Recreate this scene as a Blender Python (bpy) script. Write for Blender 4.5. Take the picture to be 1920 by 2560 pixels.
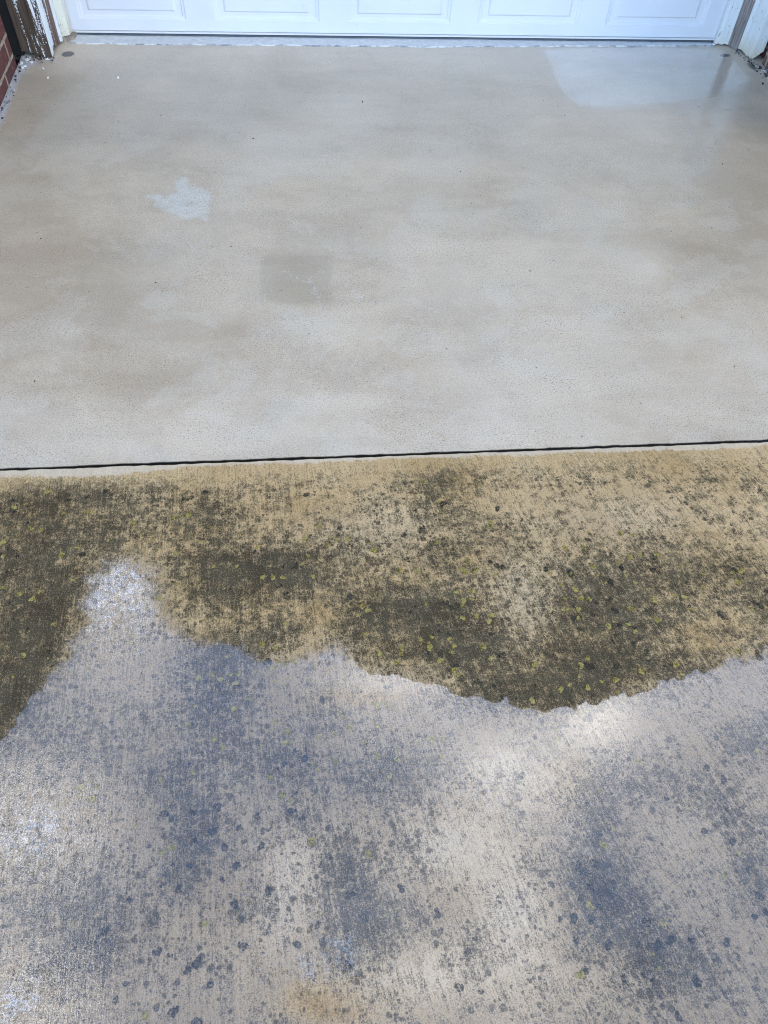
import bpy, bmesh, math, random
import numpy as np
from mathutils import Vector, Matrix, Euler

random.seed(7)
RNG = np.random.default_rng(11)
for o in list(bpy.data.objects):
    bpy.data.objects.remove(o)
SC = bpy.context.scene
COL = SC.collection
SC.cycles.use_denoising = True
SC.cycles.denoising_input_passes = 'RGB_ALBEDO_NORMAL'
SC.cycles.denoising_prefilter = 'NONE'
SC.cycles.filter_width = 1.1
R_ = math.radians

# ------------------------------------------------------------------ camera
PITCH, ROLL, YAW, FPX, CAMH = 0.9526, -0.0645, 0.1113, 1992.8, 1.6
def _cam_axes():
    cy, sy = math.cos(YAW), math.sin(YAW)
    fw = np.array([sy*math.cos(PITCH), cy*math.cos(PITCH), -math.sin(PITCH)])
    rt = np.array([cy, -sy, 0.0])
    dn = np.cross(fw, rt)
    c, s = math.cos(ROLL), math.sin(ROLL)
    return c*rt + s*dn, -s*rt + c*dn, fw
RT, DN, FW = _cam_axes()
cam = bpy.data.cameras.new("camera")
cam.sensor_fit = 'AUTO'
cam.sensor_width = 36.0
cam.lens = 36.0*FPX/2560.0
cam.clip_start = 0.05
cam.clip_end = 2000.0
camo = bpy.data.objects.new("camera", cam)
COL.objects.link(camo)
m = Matrix(((RT[0], -DN[0], -FW[0], 0), (RT[1], -DN[1], -FW[1], 0), (RT[2], -DN[2], -FW[2], CAMH), (0, 0, 0, 1)))
camo.matrix_world = m
SC.camera = camo

def ray(px, py):
    d = RT*(px-960.0) + DN*(py-1280.0) + FW*FPX
    return d/np.linalg.norm(d)
def G(px, py):
    """ground point under a point of the survey photograph"""
    d = ray(px, py)
    t = -CAMH/d[2]
    return np.array([d[0]*t, d[1]*t])
def mirror_dir(px, py):
    d = ray(px, py)
    return np.array([d[0], d[1], -d[2]])

# ------------------------------------------------------------------ view / light
SC.view_settings.view_transform = 'Standard'
SC.view_settings.look = 'None'
SC.view_settings.exposure = 2.34
SC.view_settings.gamma = 1.0
SUN_EL, SUN_AZ = 35.0, 8.0          # behind the house: the whole forecourt lies in its shade
sun = bpy.data.lights.new("sun", 'SUN')
sun.energy = 3.0
sun.angle = R_(0.5)
sun.color = (1.0, 0.95, 0.87)
suno = bpy.data.objects.new("sun", sun)
COL.objects.link(suno)
sd_ = Vector((math.sin(R_(SUN_AZ))*math.cos(R_(SUN_EL)), math.cos(R_(SUN_AZ))*math.cos(R_(SUN_EL)), math.sin(R_(SUN_EL))))
suno.rotation_euler = sd_.to_track_quat('Z', 'Y').to_euler()
suno.location = (0, 12, 12)

W = bpy.data.worlds.new("World")
SC.world = W
W.use_nodes = True

# ------------------------------------------------------------------ node helpers
class NT:
    def __init__(self, tree):
        self.t = tree
        self.n = tree.nodes
    def new(self, typ, **kw):
        nd = self.n.new(typ)
        for k, v in kw.items():
            setattr(nd, k, v)
        return nd
    def set(self, sock, v):
        if v is None:
            return
        if hasattr(v, 'is_output') or isinstance(v, bpy.types.NodeSocket):
            self.t.links.new(v, sock)
        else:
            if isinstance(v, (tuple, list)) and len(v) == 3 and sock.type == 'RGBA':
                v = tuple(v)+(1.0,)
            sock.default_value = v
    def math(self, op, a, b=None, c=None, clamp=False):
        nd = self.new('ShaderNodeMath', operation=op, use_clamp=clamp)
        self.set(nd.inputs[0], a)
        self.set(nd.inputs[1], b)
        self.set(nd.inputs[2], c)
        return nd.outputs[0]
    def add(self, a, b): return self.math('ADD', a, b)
    def sub(self, a, b): return self.math('SUBTRACT', a, b)
    def mul(self, a, b): return self.math('MULTIPLY', a, b)
    def mx(self, a, b): return self.math('MAXIMUM', a, b)
    def mapr(self, v, a, b, c=0.0, d=1.0, smooth=False):
        nd = self.new('ShaderNodeMapRange', clamp=True)
        if smooth:
            nd.interpolation_type = 'SMOOTHSTEP'
        for i, x in enumerate((v, a, b, c, d)):
            self.set(nd.inputs[i], x)
        return nd.outputs[0]
    def mix(self, f, a, b, mode='MIX'):
        nd = self.new('ShaderNodeMix', data_type='RGBA', blend_type=mode)
        self.set(nd.inputs[0], f)
        self.set(nd.inputs[6], a)
        self.set(nd.inputs[7], b)
        return nd.outputs[2]
    def noise(self, vec, scale, detail=2.0, rough=0.5, dist=0.0):
        nd = self.new('ShaderNodeTexNoise')
        self.set(nd.inputs['Vector'], vec)
        nd.inputs['Scale'].default_value = scale
        nd.inputs['Detail'].default_value = detail
        nd.inputs['Roughness'].default_value = rough
        nd.inputs['Distortion'].default_value = dist
        return nd.outputs['Fac']
    def vor(self, vec, scale, feature='F1', rnd=1.0):
        nd = self.new('ShaderNodeTexVoronoi', feature=feature)
        self.set(nd.inputs['Vector'], vec)
        nd.inputs['Scale'].default_value = scale
        nd.inputs['Randomness'].default_value = rnd
        return nd
    def coords(self):
        return self.new('ShaderNodeTexCoord').outputs['Object']
    def mapping(self, vec, loc=(0, 0, 0), rot=(0, 0, 0), sc=(1, 1, 1)):
        nd = self.new('ShaderNodeMapping')
        self.set(nd.inputs[0], vec)
        nd.inputs[1].default_value = loc
        nd.inputs[2].default_value = rot
        nd.inputs[3].default_value = sc
        return nd.outputs[0]
    def attr(self, name):
        return self.new('ShaderNodeAttribute', attribute_name=name).outputs['Fac']
    def bump(self, h, strength=0.5, dist=0.002, normal=None):
        nd = self.new('ShaderNodeBump')
        self.set(nd.inputs['Height'], h)
        nd.inputs['Strength'].default_value = strength
        nd.inputs['Distance'].default_value = dist
        if normal is not None:
            self.set(nd.inputs['Normal'], normal)
        return nd.outputs[0]
def material(name):
    mt = bpy.data.materials.new(name)
    mt.use_nodes = True
    N = NT(mt.node_tree)
    bs = mt.node_tree.nodes['Principled BSDF']
    out = mt.node_tree.nodes['Material Output']
    return mt, N, bs, out

# ------------------------------------------------------------------ sky with clouds
WN = NT(W.node_tree)
bg = W.node_tree.nodes['Background']
bg.inputs[1].default_value = 0.15
sky = WN.new('ShaderNodeTexSky', sky_type='NISHITA')
sky.sun_disc = False
sky.sun_elevation = R_(SUN_EL)
sky.sun_rotation = R_(SUN_AZ)
sky.air_density = 1.0
sky.dust_density = 0.6
sky.ozone_density = 5.0
dirv = WN.new('ShaderNodeTexCoord').outputs['Generated']
nwarp = WN.noise(dirv, 14.0, 5.0, 0.6)
base_c = WN.mapr(WN.noise(WN.mapping(dirv, loc=(3.1, 0.4, 0.0)), 2.3, 6.0, 0.6), 0.50, 0.66, 0.0, 0.55, True)
# the zenith is a clearer gap in the cloud with small puffs in it
sepz = WN.new('ShaderNodeSeparateXYZ')
WN.set(sepz.inputs[0], dirv)
gap = WN.mapr(sepz.outputs[2], 0.80, 0.93, 1.0, 0.0, True)
base_cloud = WN.mul(base_c, gap)
cloud = WN.math('ADD', 0.0, 0.0)
PUFFS = [  # (photo point whose wet reflection shows it, angular radius in px, strength)
    (1270, 1940, 170, .42), (1200, 2040, 110, .26), (1480, 1815, 105, .7), (1560, 1785, 85, .5), (1000, 1715, 120, .40),
    (1130, 1770, 110, .34), (285, 1440, 95, 1.0), (250, 1570, 90, .45), (60, 2070, 130, .75), (10, 2520, 110, .85),
    (860, 2430, 140, .20), (1290, 2270, 100, .30), (1230, 2500, 140, .26), (1800, 1720, 170, .22),
    (250, 1740, 110, .16), (880, 1650, 100, .36), (1650, 2060, 180, .08), (1050, 2150, 150, .10),
]
for (px, py, rr, st) in PUFFS:
    d = mirror_dir(px, py)
    dp = WN.new('ShaderNodeVectorMath', operation='DOT_PRODUCT')
    WN.set(dp.inputs[0], dirv)
    dp.inputs[1].default_value = tuple(d)
    v = WN.add(dp.outputs['Value'], WN.mul(WN.sub(nwarp, 0.5), (1-math.cos(rr/FPX))*1.8))
    cloud = WN.mx(cloud, WN.mapr(v, math.cos(1.25*rr/FPX), 1.0, 0.0, st, True))
CLOUD_COL = (15.6, 14.35, 11.8)
PUFF_COL = (13.4, 13.2, 13.2)      # the small puffs near the zenith are a cleaner white
skycol = WN.mix(cloud, WN.mix(base_cloud, sky.outputs[0], CLOUD_COL), PUFF_COL)
WN.t.links.new(skycol, bg.inputs[0])

# ------------------------------------------------------------------ object helpers
def link(name, mesh, mat=None, parent=None, **props):
    o = bpy.data.objects.new(name, mesh)
    COL.objects.link(o)
    for mm in (mat if isinstance(mat, (list, tuple)) else [mat]):
        if mm is not None:
            mesh.materials.append(mm)
    if parent is not None:
        o.parent = parent
    for k, v in props.items():
        o[k] = v
    return o
def bm_link(name, bm, mat=None, parent=None, smooth=False, **props):
    bmesh.ops.recalc_face_normals(bm, faces=bm.faces)
    me = bpy.data.meshes.new(name)
    bm.to_mesh(me)
    bm.free()
    if smooth:
        for p in me.polygons:
            p.use_smooth = True
    return link(name, me, mat, parent, **props)
def empty(name, loc, label, cat, group=None):
    o = bpy.data.objects.new(name, None)
    o.empty_display_size = 0.1
    COL.objects.link(o)
    o.location = loc
    o['label'] = label
    o['category'] = cat
    o['kind'] = 'thing'
    if group:
        o['group'] = group
    return o
def add_box(bm, a, b):
    vs = [bm.verts.new((x, y, z)) for z in (a[2], b[2]) for y in (a[1], b[1]) for x in (a[0], b[0])]
    for f in ((0, 2, 3, 1), (4, 5, 7, 6), (0, 1, 5, 4), (2, 6, 7, 3), (0, 4, 6, 2), (1, 3, 7, 5)):
        bm.faces.new([vs[i] for i in f])
    return vs
def vnoise(x, y, seed=0, oct_=3, f0=1.0):
    """smooth value noise on arrays, 0..1"""
    out = np.zeros_like(x, dtype=float)
    amp, tot = 1.0, 0.0
    for k in range(oct_):
        f = f0*2**k
        xi, yi = np.floor(x*f).astype(int), np.floor(y*f).astype(int)
        xf, yf = x*f-xi, y*f-yi
        u, v = xf*xf*(3-2*xf), yf*yf*(3-2*yf)
        def hsh(a, b):
            n = (a*374761393 + b*668265263 + (seed+k)*1442695041) & 0xffffffff
            n = ((n ^ (n >> 13))*1274126177) & 0xffffffff
            return ((n ^ (n >> 16)) & 0xffff)/65535.0
        out += amp*((hsh(xi, yi)*(1-u)+hsh(xi+1, yi)*u)*(1-v) + (hsh(xi, yi+1)*(1-u)+hsh(xi+1, yi+1)*u)*v)
        tot += amp
        amp *= .5
    return out/tot
def blobs(X, Y, lst):
    """soft patches: (photo x, y, x radius, y radius, strength), laid on the ground as ellipses"""
    out = np.zeros_like(X)
    for (px, py, rx, ry, a) in lst:
        c = G(px, py)
        ex = np.linalg.norm(G(px+rx, py)-c)
        ey = np.linalg.norm(G(px, py+ry)-c)
        q = ((X-c[0])/ex)**2 + ((Y-c[1])/ey)**2
        out = 1-(1-out)*(1-a*np.exp(-q*0.9)) if a > 0 else out*(1+a*np.exp(-q*0.9))
    return out
def signed_dist(X, Y, poly):
    """metres inside (+) / outside (-) of a polygon"""
    P = np.asarray(poly)
    d = np.full(X.shape, 1e9)
    inside = np.zeros(X.shape, bool)
    for i in range(len(P)):
        a, b = P[i], P[(i+1) % len(P)]
        e = b-a
        t = np.clip(((X-a[0])*e[0]+(Y-a[1])*e[1])/max(e@e, 1e-12), 0, 1)
        d = np.minimum(d, np.hypot(X-a[0]-t*e[0], Y-a[1]-t*e[1]))
        c = ((a[1] > Y) != (b[1] > Y))
        with np.errstate(divide='ignore', invalid='ignore'):
            xx = (b[0]-a[0])*(Y-a[1])/(b[1]-a[1])+a[0]
        inside ^= c & (X < xx)
    return np.where(inside, d, -d)
def grid_mesh(name, xs, ys, z=0.0, warp=None, keep=None, attrs=None, skirt=None):
    X, Y = np.meshgrid(xs, ys)
    nx, ny = len(xs), len(ys)
    A = attrs(X, Y) if attrs else {}
    XX, YY = warp(X, Y) if warp else (X, Y)
    ZZ = np.full(X.shape, z) if np.isscalar(z) else z(X, Y)
    verts = np.stack([XX.ravel(), YY.ravel(), ZZ.ravel()], 1)
    idx = np.arange(nx*ny).reshape(ny, nx)
    quads = np.stack([idx[:-1, :-1], idx[:-1, 1:], idx[1:, 1:], idx[1:, :-1]], -1).reshape(-1, 4)
    if keep is not None:
        k = keep(X, Y).ravel()
        quads = quads[k[quads].any(1)]
        used = np.unique(quads)
        remap = -np.ones(nx*ny, int)
        remap[used] = np.arange(len(used))
        quads = remap[quads]
        verts = verts[used]
        A = {n: v.ravel()[used] for n, v in A.items()}
    faces = quads.tolist()
    vl = verts.tolist()
    nb = len(vl)
    if skirt is not None:
        ring = list(idx[0, :]) + list(idx[1:, -1]) + list(idx[-1, -2::-1]) + list(idx[-2:0:-1, 0])
        for r in ring:
            v = vl[r]
            vl.append([v[0], v[1], v[2]-skirt])
        n = len(ring)
        for i in range(n):
            j = (i+1) % n
            faces.append([int(ring[j]), int(ring[i]), nb+i, nb+j])
    me = bpy.data.meshes.new(name)
    me.from_pydata(vl, [], faces)
    for n, v in A.items():
        at = me.attributes.new(n, 'FLOAT', 'POINT')
        vals = np.zeros(len(vl), np.float32)
        vv = np.asarray(v).ravel()
        vals[:len(vv)] = vv
        if len(vl) > len(vv) and skirt is not None:
            vals[len(vv):] = vv[np.array(ring)]
        at.data.foreach_set('value', vals)
    me.update()
    return me

# ------------------------------------------------------------------ main lines of the place
YD = 3.593                     # plane of the garage door
XL, XR = -1.022, 1.709         # its two edges
def joint_y(x):                # near lip of the apron slab, along the joint
    return 1.297 + (x+0.83)*0.0205
def polypx(pts):
    return np.array([G(*p) for p in pts])
def rough_line(pts, n=4, amp=0.004, seed=3):
    """subdivide a ground polyline with small random kinks"""
    rg = np.random.default_rng(seed)
    P = [np.asarray(p, float) for p in pts]
    for k in range(n):
        Q = []
        for a, b in zip(P[:-1], P[1:]):
            e = b-a
            L = np.linalg.norm(e)
            nrm = np.array([-e[1], e[0]])/max(L, 1e-9)
            Q += [a, (a+b)/2 + nrm*rg.normal()*min(amp, L*0.18)]
        Q.append(P[-1])
        P = Q
    return P

# outline of the thin water sheet that lies on the lower slab
EDGE = [(0, 1852), (20, 1830), (45, 1790), (62, 1770), (75, 1738), (100, 1720), (118, 1680), (150, 1652), (160, 1610), (176, 1590), (205, 1560), (185, 1510),
        (205, 1445), (255, 1400), (330, 1385), (395, 1415), (420, 1470), (430, 1530), (470, 1575), (520, 1602), (545, 1596), (610, 1606), (650, 1640), (700, 1640), (760, 1628),
        (830, 1600), (890, 1622), (895, 1655), (915, 1680), (932, 1690), (945, 1682), (990, 1686), (1050, 1705), (1100, 1710), (1140, 1735), (1195, 1742), (1232, 1757), (1262, 1742), (1290, 1768), (1340, 1776),
        (1390, 1769), (1440, 1776), (1447, 1760), (1455, 1748), (1468, 1748), (1473, 1757), (1490, 1762), (1512, 1752), (1517, 1740), (1545, 1735), (1556, 1727), (1562, 1738), (1582, 1738),
        (1606, 1730), (1642, 1705), (1690, 1700), (1720, 1684), (1770, 1675), (1800, 1658), (1850, 1640), (1885, 1632), (1950, 1610)]
edge = rough_line([G(*p) for p in EDGE], 2, 0.005, 5)
wpoly = np.array([(-1.6, float(edge[0][1])-.1)] + [(float(p[0]), float(p[1])) for p in edge] + [(2.2, 1.0), (2.2, -0.9), (0.3, -1.1), (-1.6, -0.9)])

# ------------------------------------------------------------------ materials of the slabs
def side_dark(N, P, col):
    # the cut sides of a slab, down in the joint, turn near black below the top edge
    sz = N.new('ShaderNodeSeparateXYZ')
    N.set(sz.inputs[0], P)
    return N.mix(N.mapr(sz.outputs[2], -0.0015, -0.0045, 0.0, 0.96), col, (0.012, 0.012, 0.012))
def broom_vec(N, P, along):
    # strokes fan out: nearly straight away on the left, swinging left on the right-hand side
    sp = N.new('ShaderNodeSeparateXYZ')
    N.set(sp.inputs[0], P)
    ang = N.mapr(sp.outputs[0], -.45, .85, .06, .36, True)
    u = N.add(sp.outputs[0], N.mul(N.sub(sp.outputs[1], .65), ang))
    cb = N.new('ShaderNodeCombineXYZ')
    N.set(cb.inputs[0], u)
    N.set(cb.inputs[1], N.mul(sp.outputs[1], along))
    return cb.outputs[0]
def lower_slab_mat():
    mt, N, bs, out = material("broomed_concrete")
    P = N.coords()
    B = broom_vec(N, P, 0.055)
    Bw = broom_vec(N, P, 0.28)
    streak = N.noise(B, 190.0, 3.0, 0.6, 0.3)
    streak2 = N.noise(Bw, 400.0, 2.0, 0.6)
    grain = N.noise(P, 380.0, 3.0, 0.7)
    grain2 = N.noise(P, 150.0, 3.0, 0.7)
    low = N.noise(P, 10.0, 5.0, 0.66)
    mid = N.noise(P, 42.0, 5.0, 0.72)
    al = N.attr('algae')
    def spots(scale, r0, r1, gain, off):
        wv = N.new('ShaderNodeVectorMath', operation='ADD')
        nz = N.new('ShaderNodeTexNoise')
        N.set(nz.inputs['Vector'], P)
        nz.inputs['Scale'].default_value = scale*1.6
        sc_ = N.new('ShaderNodeVectorMath', operation='SCALE')
        N.set(sc_.inputs[0], nz.outputs['Color'])
        sc_.inputs['Scale'].default_value = .55/scale
        N.set(wv.inputs[0], P)
        N.set(wv.inputs[1], sc_.outputs[0])
        v = N.new('ShaderNodeTexVoronoi', voronoi_dimensions='2D')
        N.set(v.inputs['Vector'], wv.outputs[0])
        v.inputs['Scale'].default_value = scale
        sp = N.new('ShaderNodeSeparateColor')
        N.set(sp.inputs[0], v.outputs['Color'])
        rad = N.mapr(sp.outputs[0], 0, 1, r0, r1)
        body = N.mapr(N.sub(rad, v.outputs['Distance']), -.03, .12, 0.0, 1.0)
        here = N.mapr(N.sub(N.mul(N.add(al, N.mul(N.sub(low, .5), 1.6)), gain), N.add(sp.outputs[1], off)), 0.0, .06)
        return N.mul(body, here)
    g = N.add(N.add(N.mul(grain, 0.42), N.mul(streak, 0.20)), N.add(N.mul(streak2, 0.22), N.mul(grain2, 0.16)))
    gs = N.mapr(g, 0.39, 0.61)
    D = N.add(N.attr('algae'), N.add(N.mul(N.sub(low, 0.5), 1.0), N.mul(N.sub(mid, 0.5), 2.3)))
    D = N.mul(N.mul(D, N.attr('algae_gate')), N.mapr(N.attr('dryness'), .5, 1, .80, 1.0))
    dark = N.mapr(N.sub(N.math('MINIMUM', N.mul(D, 0.88), 0.86), gs), -0.48, 0.38, 0.0, 1.0, True)
    spot = N.mx(N.mul(spots(58.0, .20, .46, 1.15, .22), 1.0), N.mx(N.mul(spots(105.0, .22, .47, 1.08, .15), .95), N.mul(spots(27.0, .10, .26, 1.1, .26), .95)))
    spot = N.mul(spot, N.mapr(N.attr('dryness'), .5, 1.0, .92, 1.0))
    spot = N.mul(spot, N.mul(N.mapr(gs, .45, 1.0, 1.0, .5), N.attr('algae_gate')))
    dark = N.mx(dark, spot)
    tan = N.mix(N.mapr(N.noise(P, 5.0, 4.0, 0.6), 0.35, 0.65), (0.370, 0.232, 0.094), (0.490, 0.326, 0.155))
    tan = N.mix(N.mul(N.attr('ochre'), N.mapr(mid, .35, .6, .45, 1.0)), tan, (0.22, 0.112, 0.024))
    tan = N.mix(N.attr('pale'), tan, (0.50, 0.375, 0.24))
    tan = N.mix(1.0, tan, N.mapr(gs, 0.0, 1.0, 0.74, 1.24), 'MULTIPLY')
    tan = N.mix(N.mul(N.mapr(D, 0.20, 1.0, 0.0, 0.66), N.attr('dryness')), tan, (0.066, 0.053, 0.028))
    dk = N.mix(N.mapr(N.noise(P, 14.0, 3.0), 0.4, 0.6), (0.030, 0.021, 0.009), (0.046, 0.035, 0.017))
    dk = N.mix(1.0, dk, N.mapr(grain, 0.3, 0.7, 0.45, 1.9), 'MULTIPLY')
    tan = N.mix(N.mul(N.mapr(N.attr('dryness'), .5, 1.0, .62, 0.0), N.mul(N.mapr(N.attr('pale'), 0, .6, 1.0, .15), N.mapr(N.attr('ochre'), 0, .5, 1.0, .0))), tan, N.mix(1.0, N.mix(low, (0.172, 0.121, 0.070), (0.262, 0.190, 0.112)), N.mapr(gs, 0.0, 1.0, 0.74, 1.26), 'MULTIPLY'))
    col = N.mix(N.mul(dark, 0.95), tan, dk)
    fl = N.mapr(N.noise(P, 520.0, 1.0), 0.66, 0.72)
    col = N.mix(N.mul(fl, 0.55), col, (0.60, 0.50, 0.36))
    pit = N.mapr(N.noise(P, 430.0, 1.0), 0.29, 0.34, 1.0, 0.0)
    col = N.mix(N.mul(pit, 0.6), col, (0.05, 0.043, 0.03))
    # rinsed strip along the joint
    cl = N.mapr(N.add(N.attr('clean'), N.mul(N.sub(N.noise(P, 60.0, 4.0, 0.7), 0.5), 1.5)), 0.36, 0.72, 0.0, 1.0, True)
    clc = N.mix(1.0, N.mix(low, (0.48, 0.365, 0.235), (0.54, 0.425, 0.29)), N.mapr(gs, 0.0, 1.0, 0.85, 1.12), 'MULTIPLY')
    col = N.mix(N.mul(cl, 0.8), col, clc)
    col = side_dark(N, P, col)
    N.set(bs.inputs['Base Color'], col)
    N.set(bs.inputs['Roughness'], N.mapr(grain2, 0.3, 0.7, 0.55, 0.38))
    bs.inputs['IOR'].default_value = 1.33
    bs.inputs['Specular IOR Level'].default_value = 0.14
    N.set(bs.inputs['Normal'], N.bump(g, 0.55, 0.003))
    return mt
def upper_slab_mat():
    mt, N, bs, out = material("trowelled_concrete")
    P = N.coords()
    H = N.mapping(P, rot=(0, 0, R_(-3)), sc=(0.28, 1, 1))
    low = N.noise(P, 2.6, 6.0, 0.62, 0.3)
    band = N.noise(H, 9.0, 5.0, 0.6, 0.4)
    mid = N.noise(P, 30.0, 5.0, 0.7)
    grain = N.noise(P, 310.0, 3.0, 0.7)
    v = N.add(N.mul(low, 0.5), N.add(N.mul(band, 0.32), N.mul(mid, 0.18)))
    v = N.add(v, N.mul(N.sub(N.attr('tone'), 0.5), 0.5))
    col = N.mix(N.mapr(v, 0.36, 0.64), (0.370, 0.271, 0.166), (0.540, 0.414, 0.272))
    hue = N.mapr(N.noise(N.mapping(P, loc=(5, 2, 0)), 3.2, 4.0, 0.6), 0.35, 0.65)
    col = N.mix(N.mul(hue, 0.35), col, (0.418, 0.340, 0.240))
    col = N.mix(N.mul(N.sub(1.0, N.attr('near')), .55), col, N.mix(N.mapr(v, .36, .64), (0.45, 0.385, 0.295), (0.64, 0.555, 0.445)))  # cooler and paler towards the door, its bounced light put into the colour
    # pale dried patch and the sharp square stain
    col = N.mix(N.mul(N.mapr(N.add(N.attr('patch'), N.mul(N.sub(mid, .5), 1.5)), .25, .95), N.mapr(mid, 0.3, 0.7, 0.25, 0.62)), col, (0.55, 0.535, 0.45))
    col = N.mix(N.mul(N.attr('square'), N.mapr(mid, 0.3, 0.7, 0.22, 0.42)), col, (0.255, 0.205, 0.125))
    isl = N.mapr(N.noise(N.mapping(P, loc=(2.2, 5.1, 0)), 3.4, 9.0, 0.62, 0.3), 0.525, 0.550)
    col = N.mix(N.mul(isl, 0.10), col, (0.62, 0.555, 0.44))
    isl2 = N.mapr(N.noise(N.mapping(P, loc=(7.2, 1.1, 0)), 4.5, 9.0, 0.62, 0.3), 0.56, 0.60)
    col = N.mix(N.mul(isl2, 0.10), col, (0.30, 0.25, 0.18))
    # tide lines left by drying water
    cont = N.noise(N.mapping(P, loc=(1.3, 7.7, 0)), 5.5, 7.0, 0.62, 0.2)
    ln = N.mapr(N.math('ABSOLUTE', N.sub(cont, 0.5)), 0.0015, 0.0075, 1.0, 0.0)
    ln = N.mul(ln, N.mapr(N.noise(P, 11.0, 3.0), 0.42, 0.62))
    col = N.mix(N.mul(ln, N.mul(N.attr('tide'), 0.5)), col, (0.60, 0.56, 0.49))
    # grain, pits and grit
    col = N.mix(1.0, col, N.mapr(grain, 0.30, 0.70, 0.72, 1.24), 'MULTIPLY')
    col = N.mix(1.0, col, N.mapr(N.noise(P, 150.0, 3.0, 0.7), 0.3, 0.7, 0.90, 1.09), 'MULTIPLY')
    pitn = N.noise(P, 240.0, 1.0)
    pit = N.mul(N.mapr(pitn, 0.32, 0.37, 1.0, 0.0), N.mapr(N.noise(P, 4.0, 4.0, 0.6), 0.38, 0.62, 0.15, 1.0))
    col = N.mix(N.mul(pit, N.mapr(N.attr('near'), 0, 1, .45, .9)), col, (0.075, 0.066, 0.055))
    fl = N.mapr(N.noise(N.mapping(P, loc=(9, 1, 0)), 340.0, 1.0), 0.69, 0.74)
    col = N.mix(N.mul(fl, 0.5), col, (0.66, 0.62, 0.55))
    vb = N.vor(P, 16.0)
    grit = N.mul(N.mapr(vb.outputs['Distance'], 0.035, 0.055, 1.0, 0.0), N.mapr(N.noise(P, 7.0, 2.0), 0.5, 0.56))
    col = N.mix(N.mul(grit, 0.7), col, (0.05, 0.048, 0.045))
    # dirt at the edges, damp blots
    ed = N.mapr(N.add(N.attr('dirt'), N.mul(N.sub(N.noise(P, 70.0, 4.0, 0.7), 0.5), 0.8)), 0.45, 0.60, 0.0, 1.0)
    col = N.mix(N.mul(ed, 0.85), col, (0.045, 0.043, 0.042))
    ef = N.mapr(N.add(N.attr('mortar'), N.mul(N.sub(N.noise(P, 55.0, 4.0, 0.7), 0.5), 0.7)), 0.40, 0.65, 0.0, 1.0)
    col = N.mix(N.mul(ef, 0.75), col, (0.50, 0.50, 0.49))
    bl = N.mapr(N.add(N.attr('blot'), N.mul(N.sub(N.noise(P, 90.0, 3.0, 0.6), 0.5), 0.35)), 0.48, 0.56, 0.0, 1.0)
    col = N.mix(N.mul(bl, 0.85), col, (0.070, 0.072, 0.078))
    col = side_dark(N, P, col)
    N.set(bs.inputs['Base Color'], col)
    film = N.mapr(N.add(N.attr('film'), N.mul(N.sub(mid, 0.5), 0.010)), -0.022, 0.040, 0.0, 1.0, True)
    rg = N.mapr(v, 0.36, 0.64, 0.34, 0.46)
    rg = N.mapr(film, 0.0, 1.0, rg, 0.13)
    N.set(bs.inputs['Roughness'], rg)
    bs.inputs['IOR'].default_value = 1.5
    N.set(bs.inputs['Coat Weight'], film)
    bs.inputs['Coat Roughness'].default_value = 0.14
    bs.inputs['Coat IOR'].default_value = 2.15
    hgt = N.add(N.mul(grain, 0.6), N.mul(mid, 0.4))
    bp = N.new('ShaderNodeBump')
    N.set(bp.inputs['Height'], hgt)
    bp.inputs['Distance'].default_value = 0.002
    N.set(bp.inputs['Strength'], N.mapr(film, 0, 1, 0.30, 0.10))
    N.set(bs.inputs['Normal'], bp.outputs[0])
    return mt
M_LOW = lower_slab_mat()
M_UP = upper_slab_mat()

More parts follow.
